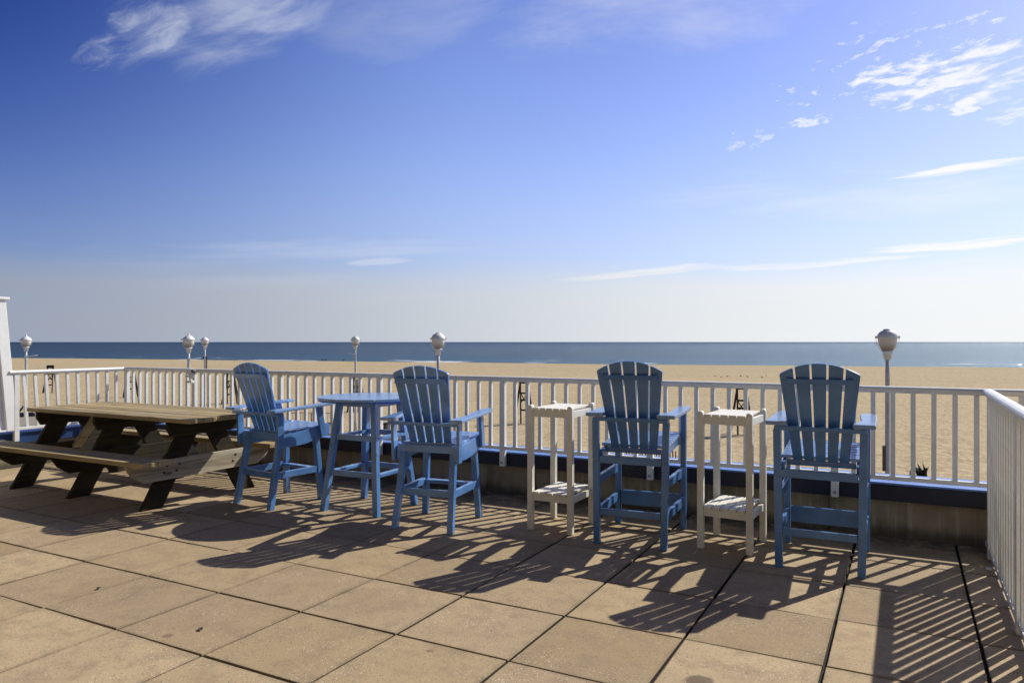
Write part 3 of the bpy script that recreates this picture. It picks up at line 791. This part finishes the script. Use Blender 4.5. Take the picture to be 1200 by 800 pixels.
def make_rack():
    T = thing('bike_rack', '-', 'bike rack'); m = M['rack']
    k = MB(); k.tube([(-.75,0,.68),(.75,0,.68)], .022); k.tube([(-.75,0,.12),(.75,0,.12)], .022)
    for s in (-1,1): k.tube([(s*.75,0,0),(s*.75,0,.68)], .025)
    k.build('frame', m, T)
    k = MB()
    for i in range(9): x = -.6+i*.15; k.tube([(x,0,.12),(x,0,.68)], .011)
    k.build('bars', m, T)
    k = MB(); k.box(-.8,.8,-.10,.10,0,.14); k.build('base_shadow', M['black'], T)  # black slab stands in for the shadow under the rack
    return T
base = make_rack(); first = True
for px, yb, lab in ((352,497,'low metal bike rack on the sand seen under the left chair armrest'), (381,498,'low metal bike rack on the sand just left of the round table legs')):
    T = base if first else copy_tree(base); first = False
    x, y = at(px, 4.8*857.7/(yb-400.6)); T.location = (x, y, GZ); T.rotation_euler = (0,0,R(-math.degrees(math.atan2(x, y))+2))
    tag(T, lab, 'bike rack', 'bike racks on the sand')
# short stake fence behind the third chair
x, y = at(768, 29.2)
T = thing('stake_fence', 'row of short brown stakes in the sand, seen under a steel blue chair seat', 'fence', (x, y, GZ), -math.degrees(math.atan2(x, y)))
k = MB()
for i in range(22):
    xx = -1.15+i*.108+random.uniform(-.02,.02); h_ = .48+random.uniform(-.08,.05)
    k.bar((xx,0,-.1),(xx+random.uniform(-.02,.02),0,h_),.045,.03,(1,0,0),flat=True)
k.build('stakes', M['stake'], T)
k = MB(); k.box(-1.2,1.3,.016,.03,.10,.14); k.build('wire_rail', M['stake'], T)
# small black bench
x, y = at(456, 39)
T = thing('small_bench', 'small black backless bench on the sand seen between the round table and second chair', 'bench', (x, y, GZ), 15)
k = MB(); k.box(-.28,.28,-.2,.2,.42,.50); k.build('seat', M['black'], T)
for s in (-1,1):
    k = MB(); k.box(s*.2-.05,s*.2+.05,-.18,.18,0,.419); k.build('leg', M['black'], T)
# folding lounger, far left
x, y = at(29, 46)
T = thing('folding_lounger', 'black folding lounger with raised back lying at the edge of the boardwalk, far left', 'lounger', (x, y, GZ), -math.degrees(math.atan2(x, y)))
k = MB(); k.box(-.38,.42,-.3,.3,.12,.36); k.prism([(.42,.36),(.42,.12),(.95,.05)], (0,.3,0), (1,0,0), (0,0,1), .6); k.build('seat', M['black'], T)
k = MB(); k.bar((-.36,0,.34),(.08,0,.98),.6,.09,(0,1,0)); k.build('backrest', M['black'], T)
k = MB(); k.bar((-.42,0,.0),(-.33,0,.62),.5,.09,(0,1,0)); k.build('leg', M['black'], T)
# spiky plants and a post, right
x, y = at(1080, 26.3)
T = thing('spiky_plant', 'dark spiky beach plant just beyond the ledge near the right corner', 'plant', (x, y, GZ))
k = MB()
for i in range(16):
    a_ = random.uniform(0, 2*PI); l_ = random.uniform(.18,.34)*(1.15 if i < 3 else 1); r_ = random.uniform(.1,.3)
    k.tube([(0.1*math.cos(a_),0.1*math.sin(a_),0),(r_*.7*math.cos(a_),r_*.7*math.sin(a_),l_*.6),(r_*math.cos(a_)*1.1,r_*math.sin(a_),l_)], [.05,.04,.005])
for dx in (-.10,.06): k.tube([(dx+.08,0,0),(dx+.03,0,.25),(dx-.03,0,.46)], [.05,.04,.008])
k.box(-.38,-.30,-.05,.05,-.1,.16)
k.build('leaves', M['plant'], T)
x, y = at(1120, 25.6)
T = thing('short_post', 'short black post on the sand near the right corner of the railing', 'post', (x, y, GZ)); k = MB(); k.box(-.05,.05,-.05,.05,-.1,.24); k.box(-.065,.065,-.065,.065,.241,.27); k.build('post_body', M['black'], T)

# gulls resting on the sand
def make_gull(mat):
    T = thing('gull', '-', 'gull')
    k = MB(); pts = [(-.26,0,.20),(-.16,0,.20),(-.04,0,.19),(.08,0,.21),(.14,0,.27),(.17,0,.33),(.21,0,.33)]
    k.tube(pts, [.01,.05,.085,.075,.045,.04,.02], 10); k.tube([(.22,0,.325),(.28,0,.31)], [.014,.004]); k.build('body', mat, T)
    k = MB()
    for s in (-1,1): k.tube([(.0,s*.03,.0),(.0,s*.03,.13)], .008)
    k.build('legs', M['rack'], T)
    return T
g0 = None
for px, yb in ((838,441.5),(845,443),(852,441.8),(868,441.5),(876,442.3),(893,443.2),(898,441.4),(921,442.8),(946,441.8),(968,442.6),(985,443)):
    T = g0 = make_gull(M['feather_dark']) if g0 is None else copy_tree(g0)
    x, y = at(px, 4.8*857.7/(yb-400.6)); T.location = (x, y, GZ); T.rotation_euler = (0,0,random.uniform(0,6.28)); T.scale = (.7,.7,.7)
    tag(T, 'tiny dark gull standing in the loose flock on the sand behind the rightmost chairs', 'gull', 'gulls resting on the sand')
for px, lab in ((358,'left of two dark seabirds side by side at the waterline above the first chair'), (363,'right of two dark seabirds side by side at the waterline above the first chair'), (390.5,'single dark seabird at the waterline left of the lamp above the round table')):
    T = copy_tree(g0); x, y = at(px, 195); T.location = (x, shore(x)-2, GZ-.48); T.scale = (1.7,1.7,1.7); T.rotation_euler = (0,0,1.0); tag(T, lab, 'seabird', 'seabirds at the waterline')

# dry leaves on the paving
for (x, y, lab) in ((-4.03,2.55,'small curled dry leaf on the paving at the far lower left'), (-3.02,2.42,'small curled dry leaf on the sunlit paving, lower left of centre')):
    k = MB(); pts = [(-.02,0),(-.008,.011),(.01,.009),(.022,0),(.008,-.010),(-.010,-.009)]
    vs = [(0,0,.006)]+[(a_,b_,.003+.006*abs(b_)/.01) for a_, b_ in pts]
    k.add(vs, [(0,i+1,(i+1)%6+1) for i in range(6)]); o = k.build('dry_leaf', M['leaf']); o.location = (x, y, .002); o.rotation_euler = (0,0,random.random()*6)
    tag(o, lab, 'leaf')

# ------------------------------------------------------------------ light
SUN = Vector((.54,1.05,1.0)).normalized()
EL = math.asin(SUN.z); AZ = math.atan2(SUN.x, SUN.y)
ld = bpy.data.lights.new('sun', 'SUN'); ld.energy = 5.2; ld.angle = R(.53); ld.color = (1.0,.94,.82)
lo = bpy.data.objects.new('sun', ld); COL.objects.link(lo); lo.rotation_euler = SUN.to_track_quat('Z', 'Y').to_euler(); lo.location = (5,10,10)

W = bpy.data.worlds.new('World'); S.world = W; W.use_nodes = True; nt = W.node_tree; t = NT(nt)
bg = nt.nodes['Background']
sky = t.node('ShaderNodeTexSky', sky_type='NISHITA'); sky.sun_disc = False; sky.sun_elevation = EL; sky.sun_rotation = AZ
sky.air_density = 1.0; sky.dust_density = .8; sky.ozone_density = 3.0; sky.altitude = 0
dirv = t.tc('Generated')
s3 = t.sep(dirv)
az = t.m('ARCTAN2', s3[0], s3[1]); el = t.m('ARCSINE', s3[2])
def pt(px, py):
    u = (px-600)/857.7; v = (400.6-py)/857.7
    X = -.4733+u*.8809; Y = .8809+u*.4733
    return math.atan2(X, Y), math.atan2(v, math.hypot(X, Y))
# cloud-layer coordinates (flat layer overhead) for the cloud texture
zc = t.m('MAXIMUM', s3[2], .03)
cv = t.node('ShaderNodeCombineXYZ'); t.put(cv.inputs[0], az); t.put(cv.inputs[1], el)
cv = cv.outputs[0]
def streak(p0, p1, w, soft=1.0, bend=0):
    a0, e0 = pt(*p0); a1, e1 = pt(*p1); ca, ce = (a0+a1)/2, (e0+e1)/2; L = math.hypot(a1-a0, e1-e0)/2; ang = math.atan2(e1-e0, a1-a0)
    dx = t.m('SUBTRACT', az, ca); dy = t.m('SUBTRACT', el, ce)
    u = t.m('DIVIDE', t.m('ADD', t.m('MULTIPLY', dx, math.cos(ang)), t.m('MULTIPLY', dy, math.sin(ang))), L)
    v = t.m('DIVIDE', t.m('SUBTRACT', t.m('MULTIPLY', dy, math.cos(ang)), t.m('MULTIPLY', dx, math.sin(ang))), w/857.7)
    r = t.m('ADD', t.m('MULTIPLY', u, u), t.m('MULTIPLY', v, v))
    return t.m('SUBTRACT', 1, t.ss(r, 0, 1.25*soft)), ang
def wisp(ang, sx, sy, seed, detail=6, rough=.65, dist=.6):
    mp = t.map(cv, (1,1,1), rot=(0,0,-ang)); mp2 = t.map(mp, (sx, sy, 1), loc=(seed, seed*.7, 0))
    return t.noise(mp2, 1, detail, rough, dist)
clouds = []
warp = t.m('MULTIPLY', t.m('SUBTRACT', t.noise(t.map(cv, (9,9,1)), 1, 3, .55), .5), .030)
def add(p0, p1, w, sx, sy, seed, amt, lo=.42, hi=.75, dist=.4, edge=.3, wp=1.0, detail=7, rough=.62):
    global el
    keep = el
    el = t.m('ADD', keep, t.m('MULTIPLY', warp, wp))
    mk, ang = streak(p0, p1, w); el = keep
    n = wisp(ang, sx, sy, seed, detail, rough, dist)
    val = t.ss(t.m('SUBTRACT', n, t.m('MULTIPLY', t.m('SUBTRACT', 1, mk), edge)), lo, hi)
    clouds.append(t.m('MULTIPLY', t.m('MULTIPLY', val, t.ss(mk, 0, .35)), amt))
# feathery cirrus, upper left
add((90,62),(420,-40), 62, 6, 20, 3.1, .66, .24,.86, .6, .42)
add((225,44),(330,2), 8, 9, 44, 5.7, .42, .30,.80, .8, .35)
add((80,75),(240,10), 34, 16, 44, 12.4, .5, .30,.72, .6, .40)
# thin high veil across the top
add((330,50),(640,-20), 60, 3.2, 12, 8.3, .16, .34,.72, .4, .35)
add((480,40),(1100,-30), 55, 2.4, 10, 1.7, .34, .34,.72, .4, .35)
# broken puffs, upper right
add((985,118),(1260,52), 30, 17, 66, 2.2, .85, .44,.60, .3, .24, .6, 6)
add((1080,135),(1290,92), 28, 13, 56, 6.1, .85, .43,.60, .3, .26, .6, 6)
add((880,120),(1260,20), 60, 38, 105, 9.4, .6, .53,.66, .2, .16, .6, 4)
add((1060,128),(1200,122), 12, 36, 110, 29.4, .85, .46,.60, .2, .20, .6, 5)
add((985,100),(1150,70), 15, 26, 90, 19.4, .85, .43,.58, .2, .20, .6, 5)
add((910,148),(985,136), 8, 45, 120, 4.4, .7, .36,.52, .2, .3, .4, 5)
add((840,175),(920,155), 16, 50, 130, 14.4, .4, .46,.60, .2, .25, .4, 5)
# long low streaks
add((1035,210),(1290,176), 6, 7, 80, 7.9, 1.0, .29,.56, .5, .35, .35)
add((1000,296),(1290,272), 7, 6, 90, 3.8, 1.0, .29,.56, .5, .35, .35)
add((640,329),(900,305), 6, 5, 80, 5.1, .85, .31,.62, .6, .35, .35)
add((800,317),(1120,296), 6, 5, 70, 2.9, .85, .31,.62, .6, .35, .35)
add((900,330),(1350,300), 20, 3, 26, 22.9, .45, .30,.62, .6, .35, .5)
add((400,309),(500,303), 6, 6, 60, 6.6, .35, .34,.6, .5, .3, .3)
add((650,230),(1300,205), 40, 2.4, 15, 1.2, .38, .34,.75, .5, .3)
add((-50,300),(620,285), 26, 2.0, 18, 31.2, .28, .34,.70, .5, .3)
add((0,340),(700,325), 24, 2.0, 22, 41.2, .25, .34,.70, .5, .3)
tot = clouds[0]
for c_ in clouds[1:]: tot = t.m('SUBTRACT', t.m('ADD', tot, c_), t.m('MULTIPLY', tot, c_))
# haze veil towards the horizon, brighter towards the sun's side
elc = t.m('MINIMUM', t.m('MAXIMUM', t.m('MULTIPLY', el, 1.9), 0), 1)
hz = t.m('POWER', t.m('SUBTRACT', 1, elc, clamp=True), 3.3)
side = t.ss(az, R(-72), R(8))
SKYK = .082
g0_ = t.mixc(t.ss(az, R(-72), R(-30)), rgb(.12,.32,.98), rgb(1.47,1.43,1.93))
g0_ = t.mixc(t.ss(el, R(7), R(34)), g0_, t.mixc(1.0, g0_, t.mixc(t.ss(az, R(-75), R(-35)), rgb(.35,.48,.64), rgb(.78,.80,.88)), 'MULTIPLY'))
skyc = t.mixc(1.0, sky.outputs[0], t.mixc(t.m('MULTIPLY', hz, .7), g0_, rgb(.95,1.0,1.35)), 'MULTIPLY')
veil_c = t.mixc(side, rgb(3.6,4.7,7.2), rgb(9.8,10.8,12.0))
veil_n = t.m('ADD', .85, t.m('MULTIPLY', wisp(.03, 2.2, 16, 4.2), .3))
skyc = t.mixc(t.m('MULTIPLY', t.m('MULTIPLY', hz, veil_n), .88, clamp=True), skyc, veil_c)
skyc = t.mixc(t.m('MINIMUM', tot, 1), skyc, t.mixc(side, rgb(8.0,8.7,9.8), rgb(12.0,12.0,12.0)))
bank = t.m('ADD', el, t.m('MULTIPLY', t.m('SUBTRACT', wisp(.03, 2.2, 14, 7.2), .5), .030))
hz2 = t.m('MULTIPLY', t.m('SUBTRACT', 1, t.ss(bank, R(3.4), R(6.6))), t.m('ADD', .52, t.m('MULTIPLY', wisp(.02, 1.5, 34, 17.2), .50)))
skyc = t.mixc(hz2, skyc, t.mixc(side, rgb(3.9,4.3,5.2), rgb(11.4,11.6,11.5)))
skyc = t.mixc(t.ss(el, R(27), R(62)), skyc, t.mixc(1.0, skyc, rgb(.42,.42,.40), 'MULTIPLY'))
t.put(bg.inputs[0], skyc); bg.inputs[1].default_value = SKYK

# ------------------------------------------------------------------ camera
cd = bpy.data.cameras.new('camera'); cd.sensor_width = 36; cd.lens = 857.7/1200*36; cd.clip_end = 200000; cd.clip_start = .05
co = bpy.data.objects.new('camera', cd); COL.objects.link(co); co.location = (0,0,1.4); co.rotation_euler = (R(90.04), 0, R(28.25)); S.camera = co
S.view_settings.view_transform = 'Standard'; S.view_settings.look = 'None'; S.view_settings.exposure = 0; S.view_settings.gamma = 1
